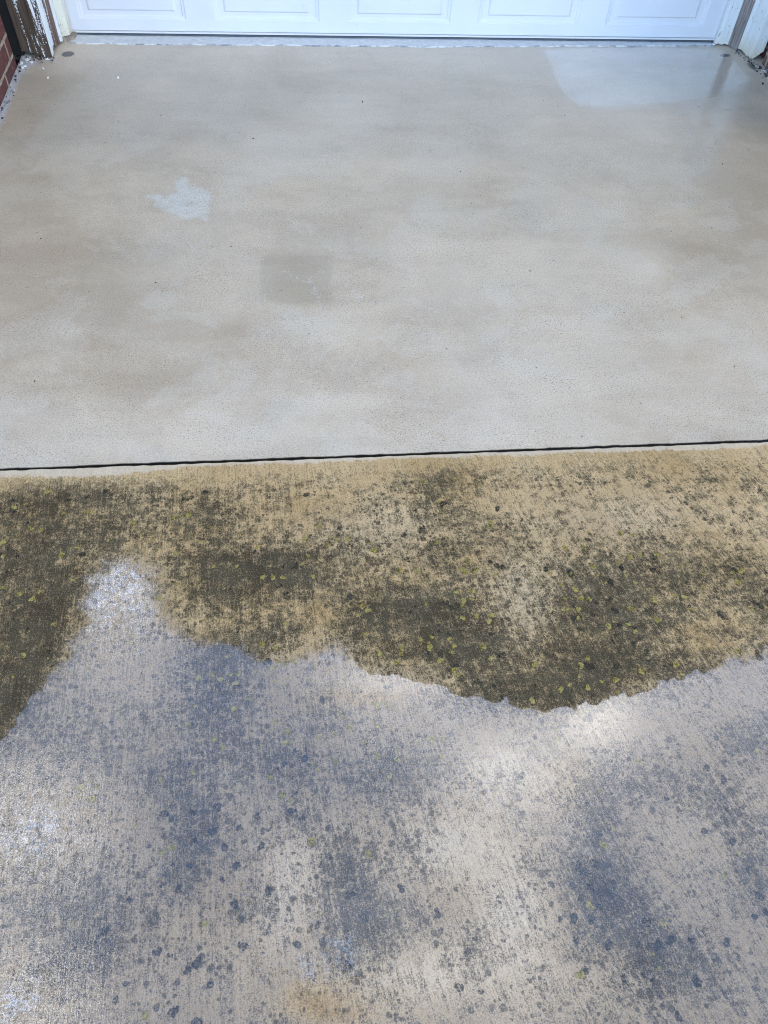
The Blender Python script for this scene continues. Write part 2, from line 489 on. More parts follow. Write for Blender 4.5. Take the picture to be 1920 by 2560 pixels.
# ------------------------------------------------------------------ upper slab (forecourt next to the door)
def fine_axis(a, f0, f1, b, step, coarse=0.12):
    lo = np.arange(a, f0, coarse)
    hi = np.arange(f1+coarse, b, coarse)
    return np.concatenate([lo, np.arange(f0, f1+1e-6, step), hi, [b]])
LIP = [(-1.00, 3.520), (-0.6, 3.519), (-0.2, 3.521), (0.27, 3.525), (0.7, 3.533), (1.1, 3.545), (1.45, 3.556), (1.70, 3.560)]
LIPX = np.array([p[0] for p in LIP])
LIPY = np.array([p[1] for p in LIP])
def up_attrs(X, Y):
    A = {}
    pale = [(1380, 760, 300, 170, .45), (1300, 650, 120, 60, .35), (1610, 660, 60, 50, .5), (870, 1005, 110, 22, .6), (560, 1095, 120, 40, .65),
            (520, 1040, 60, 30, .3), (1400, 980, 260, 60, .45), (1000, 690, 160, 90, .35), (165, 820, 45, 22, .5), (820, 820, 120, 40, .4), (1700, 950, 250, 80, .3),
            (1120, 900, 200, 80, .25), (1000, 1080, 900, 45, .35), (900, 420, 350, 80, .15), (600, 620, 120, 60, .2), (1200, 480, 250, 70, .15), (900, 130, 900, 60, .45), (1550, 200, 300, 80, .35)]  # last two paint the door's bounced light and reflection into the slab
    dark = [(60, 400, 170, 160, .55), (20, 700, 160, 180, .55), (250, 760, 130, 130, .35), (150, 600, 200, 120, .2), (1850, 480, 80, 150, .85), (1890, 330, 55, 80, .8), (1722, 310, 10, 55, .35), (1768, 305, 9, 48, .35),  # includes painted wall shade at both sides and jamb reflection streaks
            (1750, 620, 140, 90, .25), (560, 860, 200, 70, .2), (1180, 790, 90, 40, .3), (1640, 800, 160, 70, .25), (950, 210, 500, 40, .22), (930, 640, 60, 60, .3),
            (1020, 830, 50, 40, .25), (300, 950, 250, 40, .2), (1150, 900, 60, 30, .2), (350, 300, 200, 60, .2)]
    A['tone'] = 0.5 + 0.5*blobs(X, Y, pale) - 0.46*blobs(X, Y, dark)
    pp = polypx([(362, 492), (385, 498), (382, 518), (417, 524), (434, 538), (448, 541), (454, 556), (480, 547), (518, 549), (521, 509), (530, 483),
                 (515, 477), (492, 469), (472, 457), (463, 443), (446, 439), (440, 457), (444, 478), (415, 492), (399, 486)])
    s = signed_dist(X, Y, pp) + (vnoise(X, Y, 5, 4, 34)-.5)*0.030
    A['patch'] = np.clip(np.clip((s+0.010)/0.020, 0, 1)*0.95 + 0.25*blobs(X, Y, [(400, 430, 70, 50, .8), (440, 500, 80, 50, .5)]), 0, 1)
    sq = polypx([(652, 640), (690, 637), (828, 640), (829, 757), (742, 762), (652, 750)])
    s = signed_dist(X, Y, sq) + (vnoise(X, Y, 8, 3, 30)-.5)*0.010
    A['square'] = np.clip((s+0.008)/0.016, 0, 1)
    A['tide'] = np.clip(blobs(X, Y, [(720, 700, 200, 160, 1), (950, 800, 200, 70, 1), (1300, 850, 220, 160, .9), (1700, 820, 200, 160, .5), (480, 560, 140, 90, .6), (1230, 620, 120, 50, .6)]), 0, 1)
    tr = polypx([(1352, 122), (1372, 160), (1388, 205), (1408, 238), (1440, 264), (1500, 273), (1700, 259), (1830, 236), (1880, 200), (1840, 150), (1800, 122), (1600, 112)])
    ex = polypx([(1690, 240), (1712, 300), (1690, 400), (1720, 460), (1772, 440), (1830, 330), (1882, 200)])
    A['film'] = np.maximum(signed_dist(X, Y, tr), np.clip(signed_dist(X, Y, ex)*.5-.012, -.2, .004))
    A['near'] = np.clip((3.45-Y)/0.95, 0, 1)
    ly = np.interp(X, LIPX, LIPY)
    dl = np.abs(ly-Y)
    A['dirt'] = np.clip(1-dl/0.010, 0, 1)*0.62*(vnoise(X, Y, 2, 2, 14) > .42) + np.clip((-1.155-X)/0.03, 0, 1)*.50*(vnoise(X, Y, 4, 2, 12)) \
        + 0.9*blobs(X, Y, [(1880, 165, 16, 14, .8), (95, 143, 50, 5, .8), (1835, 135, 22, 9, .5)])
    A['mortar'] = np.clip((-1.13-X)/0.05, 0, 1)*0.75 + 0.55*blobs(X, Y, [(75, 160, 40, 14, 1), (150, 118, 24, 10, .8), (1800, 124, 40, 8, .6)])
    A['blot'] = blobs(X, Y, [(171, 135, 15, 7, 1.2), (160, 137, 7, 5, .6), (1817, 138, 11, 4, 1.1), (1806, 140, 8, 3.5, .8)])
    return A
xs = fine_axis(-1.195, -1.195, 2.0, 3.2, 0.0095)
ys = np.concatenate([np.arange(1.31, 3.70, 0.0095), [3.70]])
def up_warp(X, Y):
    # shear the near edge on to the joint, chipped by a few millimetres
    t = np.clip((3.0-Y)/1.69, 0, 1)
    jy = joint_y(X)-1.31
    edge = (Y < 1.3101)
    chip = (vnoise(X, X*0+1.5, 21, 4, 40)-.5)*0.0050
    return X, Y + t*jy + np.where(edge, -chip+0.0, 0)
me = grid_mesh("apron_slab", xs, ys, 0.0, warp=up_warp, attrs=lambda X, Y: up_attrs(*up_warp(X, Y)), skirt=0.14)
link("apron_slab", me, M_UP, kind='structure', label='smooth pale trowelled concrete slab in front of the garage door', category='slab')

# ------------------------------------------------------------------ lower slab (old driveway with algae)
ALGAE = [(110, 1250, 160, 60, .55), (230, 1225, 210, 34, .50), (70, 1390, 150, 120, .72), (80, 1560, 120, 140, .95), (20, 1750, 70, 110, 1.0), (300, 1330, 140, 60, .35),
         (520, 1285, 60, 50, .42), (650, 1440, 170, 55, .92), (560, 1400, 100, 60, .55), (740, 1405, 70, 45, .6), (530, 1480, 70, 45, .45), (860, 1380, 60, 40, .35),
         (1110, 1200, 95, 40, .42), (1080, 1260, 60, 40, .35), (1130, 1300, 60, 40, .30), (1270, 1340, 60, 50, .35), (1030, 1530, 150, 60, .80), (1140, 1550, 130, 70, .75),
         (880, 1520, 70, 55, .55), (1060, 1620, 130, 45, .72), (1170, 1620, 90, 60, .60), (1140, 1390, 130, 50, .42), (1480, 1530, 150, 70, .72), (1600, 1540, 110, 70, .58),
         (1450, 1655, 170, 60, .80), (1330, 1715, 140, 45, .75), (1560, 1665, 120, 45, .60), (1480, 1450, 90, 60, .48), (1680, 1445, 120, 60, .42), (1850, 1420, 70, 36, .50),
         (1900, 1520, 40, 50, .50), (1620, 1355, 140, 60, .28), (1270, 1735, 120, 35, .65), (720, 1570, 60, 35, .55), (580, 1600, 80, 36, .55), (1420, 1740, 110, 30, .8), (1750, 1660, 90, 30, .5),
         (555, 1655, 110, 66, .72), (540, 1770, 90, 70, .62), (430, 1945, 80, 70, .55), (500, 2035, 70, 70, .60), (490, 2120, 60, 66, .62), (440, 2200, 60, 46, .50),
         (690, 1910, 100, 70, .50), (620, 2270, 60, 46, .40), (740, 2040, 70, 60, .45), (985, 1940, 140, 70, .55), (880, 2200, 70, 90, .62), (930, 2320, 100, 90, .72), (830, 2160, 60, 60, .42),
         (1500, 2200, 90, 105, .82), (1530, 2270, 70, 70, .70), (1620, 2370, 140, 66, .58), (1490, 1970, 80, 60, .55), (1505, 2060, 60, 60, .52), (1870, 1850, 70, 50, .55),
         (1890, 2200, 50, 80, .62), (1680, 2430, 140, 70, .48), (1790, 1990, 80, 70, .35), (170, 2270, 130, 120, .45), (210, 2400, 100, 80, .50), (70, 2200, 90, 90, .40), (350, 2310, 80, 70, .30),
         (810, 1810, 60, 46, .45), (880, 2360, 70, 60, .55), (1215, 2370, 70, 50, .40), (560, 1870, 80, 60, .35), (310, 1830, 120, 90, .30), (150, 1900, 120, 100, .25), (1000, 2100, 90, 60, .35),
         (1650, 1960, 90, 70, .35), (1350, 2200, 40, 60, .25), (1850, 2080, 60, 70, .40)]
ALGAE_OUT = [(870, 1450, 60, 50, -.55), (760, 1530, 100, 45, -.55), (1310, 1520, 80, 110, -.75), (1770, 1580, 130, 42, -.65), (1240, 1365, 80, 60, -.6), (1500, 1240, 220, 70, -.5),
             (1270, 1960, 110, 90, -.85), (1290, 2250, 60, 160, -.5), (1130, 2130, 120, 80, -.4), (720, 2180, 60, 120, -.5), (800, 1290, 160, 60, -.3), (480, 1560, 60, 40, -.3), (1060, 2430, 160, 80, -.5), (820, 2510, 110, 50, -.7),
             (960, 1300, 60, 60, -.3)]
def low_attrs(X, Y):
    A = {}
    al = blobs(X, Y, ALGAE)
    for (px, py, rx, ry, a) in ALGAE_OUT:
        c = G(px, py)
        ex, ey = np.linalg.norm(G(px+rx, py)-c), np.linalg.norm(G(px, py+ry)-c)
        al = al*(1+a*np.exp(-(((X-c[0])/ex)**2+((Y-c[1])/ey)**2)))
    far = np.clip((np.hypot(X-0.1, Y-0.7)-1.3)/0.6, 0, 1)
    al = al*(1-far) + far*(vnoise(X, Y, 31, 4, 3.5)*1.3-.25)
    inw = np.clip((signed_dist(X, Y, wpoly)+.06)/.12, 0, 1)
    al = al*(1-.04*inw)
    base = 0.35 - 0.09*inw - 0.12*blobs(X, Y, [(1600, 1280, 380, 110, 1), (850, 1250, 220, 70, .6)])
    A['algae'] = base + (0.61+0.34*inw)*al
    A['dryness'] = 1-0.5*np.clip(signed_dist(X, Y, wpoly)/.06+.5, 0, 1)
    A['algae_gate'] = np.clip((joint_y(X)-Y)/0.10, 0.35, 1)
    A['ochre'] = blobs(X, Y, [(870, 1440, 70, 45, .38), (760, 1530, 110, 40, .34), (1780, 1580, 140, 36, .34), (1260, 1350, 60, 50, .3), (800, 2505, 80, 30, 1.0), (870, 2535, 70, 24, 1.0), (760, 2475, 40, 20, .6),
                              (930, 1740, 70, 26, .6), (1420, 1950, 50, 36, .45), (640, 1300, 130, 60, .25), (560, 1310, 60, 40, .25), (1700, 1250, 160, 70, .18), (1150, 1180, 50, 30, .2)])
    A['pale'] = blobs(X, Y, [(1270, 1930, 120, 90, .6), (1130, 2130, 140, 90, .65), (1280, 2280, 100, 180, .62), (1060, 2440, 190, 100, .66), (900, 2120, 200, 130, .22), (1500, 2450, 160, 90, .4), (560, 2350, 200, 120, .2), (1400, 1960, 70, 60, .35), (720, 2190, 70, 130, .5), (1850, 1950, 120, 120, .2), (1700, 2080, 160, 80, .22), (1310, 1500, 70, 110, .35), (1290, 2260, 70, 60, .45), (1490, 1810, 80, 50, .35), (740, 2190, 70, 130, .30), (900, 1330, 150, 60, .25), (880, 2370, 14, 26, .9),
                             (1520, 1290, 200, 70, .25), (1120, 2100, 150, 90, .30), (1280, 2360, 80, 120, .3), (960, 1700, 110, 36, .3), (700, 2320, 80, 80, .2)])
    d = joint_y(X)-Y-0.011
    wid = np.interp(X, *zip(*[(float(G(a, 1170)[0]), w) for a, w in ((0, .026), (150, .036), (300, .032), (420, .022), (470, .007), (640, .010), (800, .014), (1000, .008), (1150, .012), (1260, .008), (1300, .016), (1450, .010), (1560, .022), (1700, .024), (1800, .018), (1920, .014))]))
    wid = wid*(0.40+0.55*vnoise(X, X*0, 9, 3, 12))
    A['clean'] = np.clip(0.62 - (d-wid)/0.024, 0, 1)
    return A
xs = fine_axis(-3.0, -0.95, 1.6, 3.2, 0.0085)
ys = np.concatenate([np.arange(-3.2, -0.15, 0.12), np.arange(-0.15, 1.2945, 0.0085), [1.2945]])
def low_warp(X, Y):
    jy = joint_y(X)-0.0102-1.2945
    t = np.clip(Y/1.2945, 0, 1)
    edge = (Y > 1.2944)
    chip = (vnoise(X, X*0+3.5, 41, 4, 40)-.5)*0.0050
    return X, Y + t*jy - np.where(edge, chip, 0)
me = grid_mesh("driveway", xs, ys, 0.0, warp=low_warp, attrs=lambda X, Y: low_attrs(*low_warp(X, Y)), skirt=0.14)
link("driveway", me, M_LOW, kind='structure', label='old broomed concrete driveway blotched with dark algae', category='driveway')

# ------------------------------------------------------------------ filler board sunk in the joint
mt, N, bs, out = material("joint_filler")
P = N.coords()
N.set(bs.inputs['Base Color'], N.mix(N.mapr(N.noise(P, 60, 4), .35, .65), (0.005, 0.0055, 0.006), (0.022, 0.024, 0.028)))
N.set(bs.inputs['Roughness'], N.mapr(N.noise(P, 90, 3), .3, .7, .3, .6))
N.set(bs.inputs['Normal'], N.bump(N.noise(P, 150, 4), 0.8, 0.004))
xs = np.arange(-3.0, 3.2, 0.03)
me = grid_mesh("joint_filler", xs, np.linspace(-0.022, 0.006, 5), lambda X, Y: -0.026 + 0.016*np.clip((X+0.5)/1.2, 0, 1) + 0.004*(vnoise(X, Y, 3, 3, 20)-.5),
               warp=lambda X, Y: (X, Y+joint_y(X)))
link("joint_filler", me, mt, kind='structure', label='dark filler strip sunk in the joint between the two slabs', category='joint')

# ------------------------------------------------------------------ ground beyond
mt, N, bs, out = material("ground_grass")
P = N.coords()
N.set(bs.inputs['Base Color'], N.mix(N.noise(P, 3, 6, .7), (0.035, 0.055, 0.018), (0.085, 0.095, 0.040)))
bs.inputs['Roughness'].default_value = 0.9
bm = bmesh.new()
vs = [bm.verts.new(p) for p in ((-400, -400, -.14), (400, -400, -.14), (400, 400, -.14), (-400, 400, -.14))]
bm.faces.new(vs)
bm_link("ground", bm, mt, kind='structure')

# ------------------------------------------------------------------ water lying on the lower slab
def water_attrs(X, Y):
    A = {'edge': signed_dist(X, Y, wpoly)}
    A['soft'] = blobs(X, Y, [(300, 1440, 160, 90, 1), (480, 1520, 110, 90, .9), (150, 1640, 80, 90, .5), (760, 1620, 170, 34, 1), (430, 1470, 80, 110, 1), (180, 1560, 60, 60, .6), (1880, 1650, 80, 40, .5)])
    A['ripple'] = blobs(X, Y, [(310, 1460, 150, 80, 1), (300, 1580, 150, 70, .7), (80, 2080, 170, 120, .9), (20, 2500, 120, 90, 1), (840, 2440, 200, 90, .9), (1180, 2020, 120, 80, .6), (150, 1650, 90, 70, .5), (860, 1650, 120, 40, .6), (1540, 2400, 60, 40, .4)])
    A['foam_glint'] = blobs(X, Y, [(310, 1450, 120, 60, 1), (260, 1540, 120, 50, .55), (90, 2080, 130, 80, .8), (20, 2510, 90, 70, .9), (820, 2400, 150, 80, .6), (1170, 2000, 60, 60, .3), (850, 1640, 130, 26, .5), (870, 2370, 12, 24, .9)])
    A['thin'] = blobs(X, Y, [(1130, 2150, 170, 120, .7), (1280, 2310, 130, 190, .7), (1060, 2450, 230, 120, .8), (800, 2510, 130, 60, .9), (1400, 1960, 80, 60, .5), (900, 2110, 120, 80, .35), (740, 2200, 80, 140, .5), (1500, 2460, 200, 100, .5), (1800, 1980, 160, 160, .3), (560, 2330, 200, 120, .3), (820, 1740, 80, 30, .5)])
    A['still'] = blobs(X, Y, [(1480, 1810, 110, 60, 1), (1550, 1770, 120, 40, .9), (1000, 1710, 140, 30, .8), (1270, 1900, 110, 60, .8), (40, 1880, 80, 40, .7), (900, 1700, 60, 20, .7)])
    return A
mt, N, bs, out = material("water")
mt.node_tree.nodes.remove(bs)
P = N.coords()
B = broom_vec(N, P, 0.12)
tex = N.add(N.mul(N.noise(P, 330.0, 2.0, 0.6), 0.5), N.mul(N.noise(B, 260.0, 3.0, 0.6), 0.5))
rv = N.vor(N.mapping(P, sc=(1, 1, 0)), 95.0, 'F1')
ring = N.mapr(N.math('ABSOLUTE', N.sub(rv.outputs['Distance'], 0.36)), 0.0, 0.16, 1.0, 0.0, True)
rip = N.mul(N.attr('ripple'), N.add(N.mul(ring, 0.8), N.mul(N.noise(P, 70.0, 4.0, 0.6, 1.2), 1.2)))
hgt = N.add(N.mul(tex, N.mapr(N.attr('still'), 0, 1, 1.0, 0.25)), N.mul(rip, 0.30))
nb = N.bump(hgt, 0.75, 0.0004)
gl = N.new('ShaderNodeBsdfGlossy')
N.set(gl.inputs['Normal'], nb)
gl.inputs['Roughness'].default_value = 0.04
lw = N.new('ShaderNodeLayerWeight')
lw.inputs['Blend'].default_value = 0.5
N.set(lw.inputs['Normal'], nb)
fres = N.add(N.mul(N.math('POWER', lw.outputs['Facing'], 5.0), 0.91), 0.086)
tr = N.new('ShaderNodeBsdfTransparent')
m1 = N.new('ShaderNodeMixShader')
e = N.add(N.attr('edge'), N.mul(N.sub(N.noise(P, 38.0, 7.0, 0.62), 0.5), N.mapr(N.attr('soft'), 0, 1, 0.016, 0.105)))
alpha = N.mapr(e, 0.0, N.mapr(N.attr('soft'), 0, 1, 0.004, 0.060), 0.0, 1.0, True)
wet = N.mapr(N.add(N.mul(N.noise(P, 430.0, 2.0, 0.7), .6), N.mul(tex, .4)), .40, .60, 1.45, 0.45)
wet = N.add(N.mul(wet, N.sub(1.0, N.mul(N.attr('still'), .6))), N.mul(N.attr('still'), .6))
brk = N.mapr(N.noise(N.mapping(P, rot=(0, 0, .6), sc=(1, .55, 1)), 85.0, 4.0, .7, .8), .42, .60, .35, 1.3)
wet = N.mul(wet, N.add(N.sub(1.0, N.attr('ripple')), N.mul(N.attr('ripple'), brk)))
wet = N.mul(wet, N.mapr(N.attr('thin'), 0, 1, 1.0, .38))
N.set(m1.inputs[0], N.mul(N.mul(fres, wet), alpha))
N.t.links.new(tr.outputs[0], m1.inputs[1])
N.t.links.new(gl.outputs[0], m1.inputs[2])
# froth, with diffuse white threads painting in the ripple glints
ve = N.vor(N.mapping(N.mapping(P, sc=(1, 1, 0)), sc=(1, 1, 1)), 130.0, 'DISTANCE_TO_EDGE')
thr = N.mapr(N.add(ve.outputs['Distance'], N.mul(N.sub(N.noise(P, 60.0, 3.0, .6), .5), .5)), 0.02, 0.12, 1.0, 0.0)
foam_glint = N.mul(N.mul(thr, N.mapr(N.add(N.attr('foam_glint'), N.mul(N.sub(N.noise(P, 24.0, 4.0, .65), .5), 1.1)), .35, .9)), N.mul(alpha, 0.22))
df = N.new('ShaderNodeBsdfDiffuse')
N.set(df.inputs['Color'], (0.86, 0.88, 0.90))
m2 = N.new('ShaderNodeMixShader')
N.set(m2.inputs[0], foam_glint)
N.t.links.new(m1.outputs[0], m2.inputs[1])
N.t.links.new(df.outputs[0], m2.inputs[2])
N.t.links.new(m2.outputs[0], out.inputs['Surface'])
M_WATER = mt
xs = fine_axis(-1.5, -0.80, 1.35, 2.1, 0.0055, 0.05)
ys = fine_axis(-0.9, 0.50, 1.10, 1.16, 0.0055, 0.02)
me = grid_mesh("water", xs, ys, 0.004, keep=lambda X, Y: signed_dist(X, Y, wpoly) > -0.03, attrs=water_attrs)
link("water", me, M_WATER, kind='structure', label='thin sheet of rinse water lying on the driveway and mirroring the sky', category='water')

# ------------------------------------------------------------------ lichen colonies on the driveway
def crop(x0, y0, s, pts):
    return [(x0+a*s, y0+b*s) for a, b in pts]
S1 = 0.38577
YEL = crop(640, 1400, S1, [(305,25),(45,115),(110,115),(175,115),(370,110),(190,415),(930,70),(1040,75),(1340,65),(1360,85),(1425,65),(1300,210),(1405,205),(1345,265),(1395,255),(1335,295),(725,330),(690,300),(660,360),(1430,365),(1525,360),(1340,380),(1510,400),(1135,500),(1070,520),(1120,545),(1125,570),(1250,515),(1285,560),(1265,600),(800,605),(945,575),(940,610),(915,665),(1195,655),(1285,715),(1310,745),(1470,565),(1520,640),(700,485),(130,570),(40,545),(250,660),(180,680),(105,705),(140,660),(785,945),(770,925),(825,930),(540,995),(570,1030),(120,1045),(205,1115),(610,1085),(785,1075),(185,1190),(225,1185),(695,1190),(915,1240),(915,1295),(790,1265),(790,1285),(1200,1275),(1130,1165),(1215,1165),(515,1305),(400,1360),(865,1405),(90,1410),(35,1200),(110,790)])
YEL += crop(1280, 1400, S1, [(445,250),(497,255),(560,95),(625,430),(795,150),(1050,232),(1460,145),(1420,85),(940,390),(765,315),(750,420),(430,380),(430,320),(330,325),(365,320),(410,195),(315,160),(105,95),(240,88),(380,90),(520,45),(1165,320),(1110,240),(1240,95),(1235,175),(1550,320),(1455,590),(1060,680),(1100,745),(835,725),(490,640),(445,685),(435,755),(375,810),(490,830),(580,790),(670,780),(315,840),(130,915),(145,680),(85,965),(685,858),(445,990),(285,1100),(290,1160),(825,1310),(435,1310),(1580,1240),(735,105),(795,465),(340,250),(1480,75),(920,265)])
YEL += crop(0, 1400, S1, [(20,180),(130,220),(260,205),(210,255),(345,420),(155,620),(1535,45),(1385,45),(1140,160),(1035,255),(1475,625),(1285,765),(1375,750),(1425,775),(1495,745),(1545,740),(1525,800),(1265,950),(1515,965),(1620,900),(1390,1165),(1445,1220),(1215,1070),(1250,1375),(1045,1425),(625,1470),(525,1475)])
YEL += crop(0, 1060, S1, [(410,580),(310,440),(570,570),(1220,595),(1135,610),(1300,765),(860,640),(20,770),(20,860),(270,690),(400,850),(95,540),(200,680),(505,805),(1140,845),(990,755)])
YEL += crop(640, 1060, S1, [(480,735),(535,750),(460,785),(315,745),(415,665),(595,745),(750,770),(765,820),(340,860),(1170,770),(1515,670),(1520,640),(1090,375),(1285,355),(1180,505),(1220,545),(1375,885),(1550,980),(10,800)])
YEL += crop(1280, 1060, S1, [(495,700),(590,745),(465,800),(345,805),(705,710),(780,720),(765,865),(830,850),(940,850),(690,900),(525,930),(1100,920)])
YEL += crop(0, 1980, .5787, [(345,15),(400,30),(585,150),(700,260),(740,240),(1350,205),(1345,220),(1260,40),(1220,15),(885,570),(630,965),(1590,270)])
YEL += crop(960, 1980, .5787, [(985,155),(950,230),(845,790),(1530,265),(885,490),(1465,365),(1205,570)])
DARKS = crop(1280, 1400, S1, [(640,145),(655,530),(820,515),(1610,300),(1570,270),(440,450),(400,380),(550,280),(670,330),(710,50),(870,600),(640,260),(790,545),(520,690),(490,690),(680,690),(1335,245),(1650,210),(1650,80),(380,85),(220,65),(1140,155),(1600,630),(910,65),(700,430),(780,440),(1350,355),(60,1400),(350,1070),(490,1025),(400,990),(1370,1425),(1260,1350)])
DARKS += crop(640, 1400, S1, [(1230,280),(1265,310),(1310,295),(1595,45),(1195,610),(1300,685),(1440,795),(1595,620),(1525,480),(200,235),(150,170),(610,240),(260,40),(175,40),(1560,40),(75,660),(430,905),(320,1285),(250,1240),(185,1320),(1590,900)])
DARKS += crop(0, 1980, .5787, [(710,95),(740,115),(835,90),(945,65),(1255,85),(1305,115),(1110,105),(1030,155),(845,210),(920,170),(1130,235),(970,240),(1160,430),(1015,485),(1045,550),(1020,320),(960,380),(770,420),(820,320),(1375,575),(1395,650),(1285,660),(735,705),(810,770),(850,740),(750,950),(910,830),(500,900),(545,830),(1050,665),(1515,750),(455,600),(560,470),(680,690),(1580,540),(1510,445),(850,995)])
DARKS += crop(960, 1980, .5787, [(75,415),(245,600),(360,695),(420,865),(325,845),(840,320),(815,405),(900,415),(930,437),(970,435),(985,450),(850,460),(880,490),(930,495),(895,550),(760,550),(820,545),(960,320),(920,315),(870,345),(930,180),(875,50),(1135,565),(830,640),(845,790),(870,770),(1040,810),(970,660),(1100,660),(1185,660),(1240,640),(1480,650),(1330,640),(1575,335),(1620,450),(1600,540),(1650,520),(1385,170),(1505,215),(1220,30),(1270,970),(1350,820),(230,525)])
DARKS += crop(0, 1060, S1, [(450,495),(685,435),(575,475),(95,570),(80,500),(1330,440),(1245,475),(1200,490),(1650,830),(10,845),(535,845)])
DARKS += crop(640, 1060, S1, [(325,460),(545,680),(615,780),(1210,520),(1035,565),(960,720),(1060,690),(1080,680),(1020,800),(1630,675),(1565,550),(1595,930),(1520,895),(1560,915),(980,880)])
DARKS += crop(1280, 1060, S1, [(710,935),(640,1025),(920,865),(910,945),(375,850),(640,845),(880,400),(220,945),(490,750),(1480,880),(1440,945)])
def colonies(name, pts, rpx, mat, z, seed, extra, **props):
    rg = random.Random(seed)
    bm = bmesh.new()
    allp = [(tuple(G(*p)), 1.0) for p in pts] + extra
    for (c, k) in allp:
        rr = rpx*rg.uniform(.65, 1.25)*k
        n = 18
        ph = [rg.uniform(0, 6.28) for _ in range(4)]
        def rad(t):
            return rr*(1+.20*math.sin(2*t+ph[0])+.14*math.sin(3*t+ph[1])+.10*math.sin(5*t+ph[2])+.08*math.sin(8*t+ph[3])+rg.uniform(-.07, .07))
        zz = z+rg.uniform(0, .0006)
        cv = bm.verts.new((c[0], c[1], zz+.0008))
        ri = [bm.verts.new((c[0]+.62*rad(6.2832*i/n)*math.cos(6.2832*i/n), c[1]+.62*rad(6.2832*i/n)*math.sin(6.2832*i/n), zz+.0007)) for i in range(n)]
        ro = [bm.verts.new((c[0]+rad(6.2832*i/n)*math.cos(6.2832*i/n), c[1]+rad(6.2832*i/n)*math.sin(6.2832*i/n), zz)) for i in range(n)]
        for i in range(n):
            j = (i+1) % n
            bm.faces.new((cv, ri[i], ri[j]))
            bm.faces.new((ri[i], ro[i], ro[j], ri[j]))
    return bm_link(name, bm, mat, **props)
def lichen_mat(name, c1, c2, cover, top=1.0):
    mt, N, bs, out = material(name)
    P = N.coords()
    n1 = N.noise(P, 330, 3, .65)
    n2 = N.noise(P, 130, 3, .65)
    N.set(bs.inputs['Base Color'], N.mix(N.mapr(n2, .35, .65), c1, c2))
    bs.inputs['Roughness'].default_value = .9
    bs.inputs['Specular IOR Level'].default_value = .05
    N.set(bs.inputs['Normal'], N.bump(n1, .6, .002))
    al = N.mapr(N.add(N.mul(n1, .6), N.mul(n2, .4)), cover-.04, cover+.07, 0.0, top)
    N.set(bs.inputs['Alpha'], al)
    return mt
M_YEL = lichen_mat("yellow_lichen", (0.205, 0.148, 0.022), (0.330, 0.255, 0.085), .42, .88)
M_BLK = lichen_mat("black_lichen", (0.026, 0.022, 0.013), (0.058, 0.050, 0.034), .46, .85)
rx_, ry_ = RNG.uniform(-.8, 1.4, 2200), RNG.uniform(.0, 1.2, 2200)
ra_ = low_attrs(rx_[None, :], ry_[None, :])['algae'][0]
xr = [((x, y), RNG.uniform(.25, .65)) for x, y, a in zip(rx_, ry_, ra_) if RNG.uniform(.45, 1.3) < a]
colonies("yellow_lichen", YEL, .0060, M_YEL, .0019, 4, [p for i, p in enumerate(xr) if i % 3 == 0], kind='stuff', label='yellow green lichen colonies dotting the dark driveway slab', category='lichen')
colonies("black_lichen", DARKS, .0072, M_BLK, .0008, 5, [p for i, p in enumerate(xr) if i % 3], kind='stuff', label='round black lichen spots dotting the old driveway slab', category='lichen')

# ------------------------------------------------------------------ garage floor lip under the door
mt, N, bs, out = material("pitted_concrete")
P = N.coords()
c = N.mix(N.mapr(N.noise(P, 45, 5, .7), .35, .65), (0.54, 0.535, 0.51), (0.64, 0.63, 0.60))
c = N.mix(N.mul(N.mapr(N.noise(P, 40, 3, .6), .70, .74), .7), c, (0.10, 0.065, 0.07))
c = N.mix(N.mul(N.mapr(N.noise(P, 190, 2), .64, .70), .5), c, (0.16, 0.165, 0.17))
N.set(bs.inputs['Base Color'], c)
bs.inputs['Roughness'].default_value = .7
N.set(bs.inputs['Normal'], N.bump(N.noise(P, 120, 5, .7), .7, .004))
front = rough_line([np.array(p) for p in [(-1.03, 3.535)] + LIP[0:]], 4, .0022, 8)
bm = bmesh.new()
tf = [bm.verts.new((p[0], p[1]+.002, .0048)) for p in front]
bf = [bm.verts.new((p[0], p[1], .0)) for p in front]
tb = [bm.verts.new((p[0], 3.70, .0075)) for p in front]
for i in range(len(front)-1):
    f_ = bm.faces.new((bf[i], bf[i+1], tf[i+1], tf[i]))
    f_.material_index = 1
    bm.faces.new((tf[i], tf[i+1], tb[i+1], tb[i]))
M_LIP = mt
mt, N, bs, out = material("lip_crack_dirt")
N.set(bs.inputs['Base Color'], N.mix(N.mapr(N.noise(N.coords(), 22, 5, .7), .40, .56), (0.20, 0.205, 0.215), (0.56, 0.55, 0.52)))
bs.inputs['Roughness'].default_value = .9
bm_link("garage_floor", bm, [M_LIP, mt], kind='structure', label='pale pitted concrete edge of the garage floor under the door', category='floor')

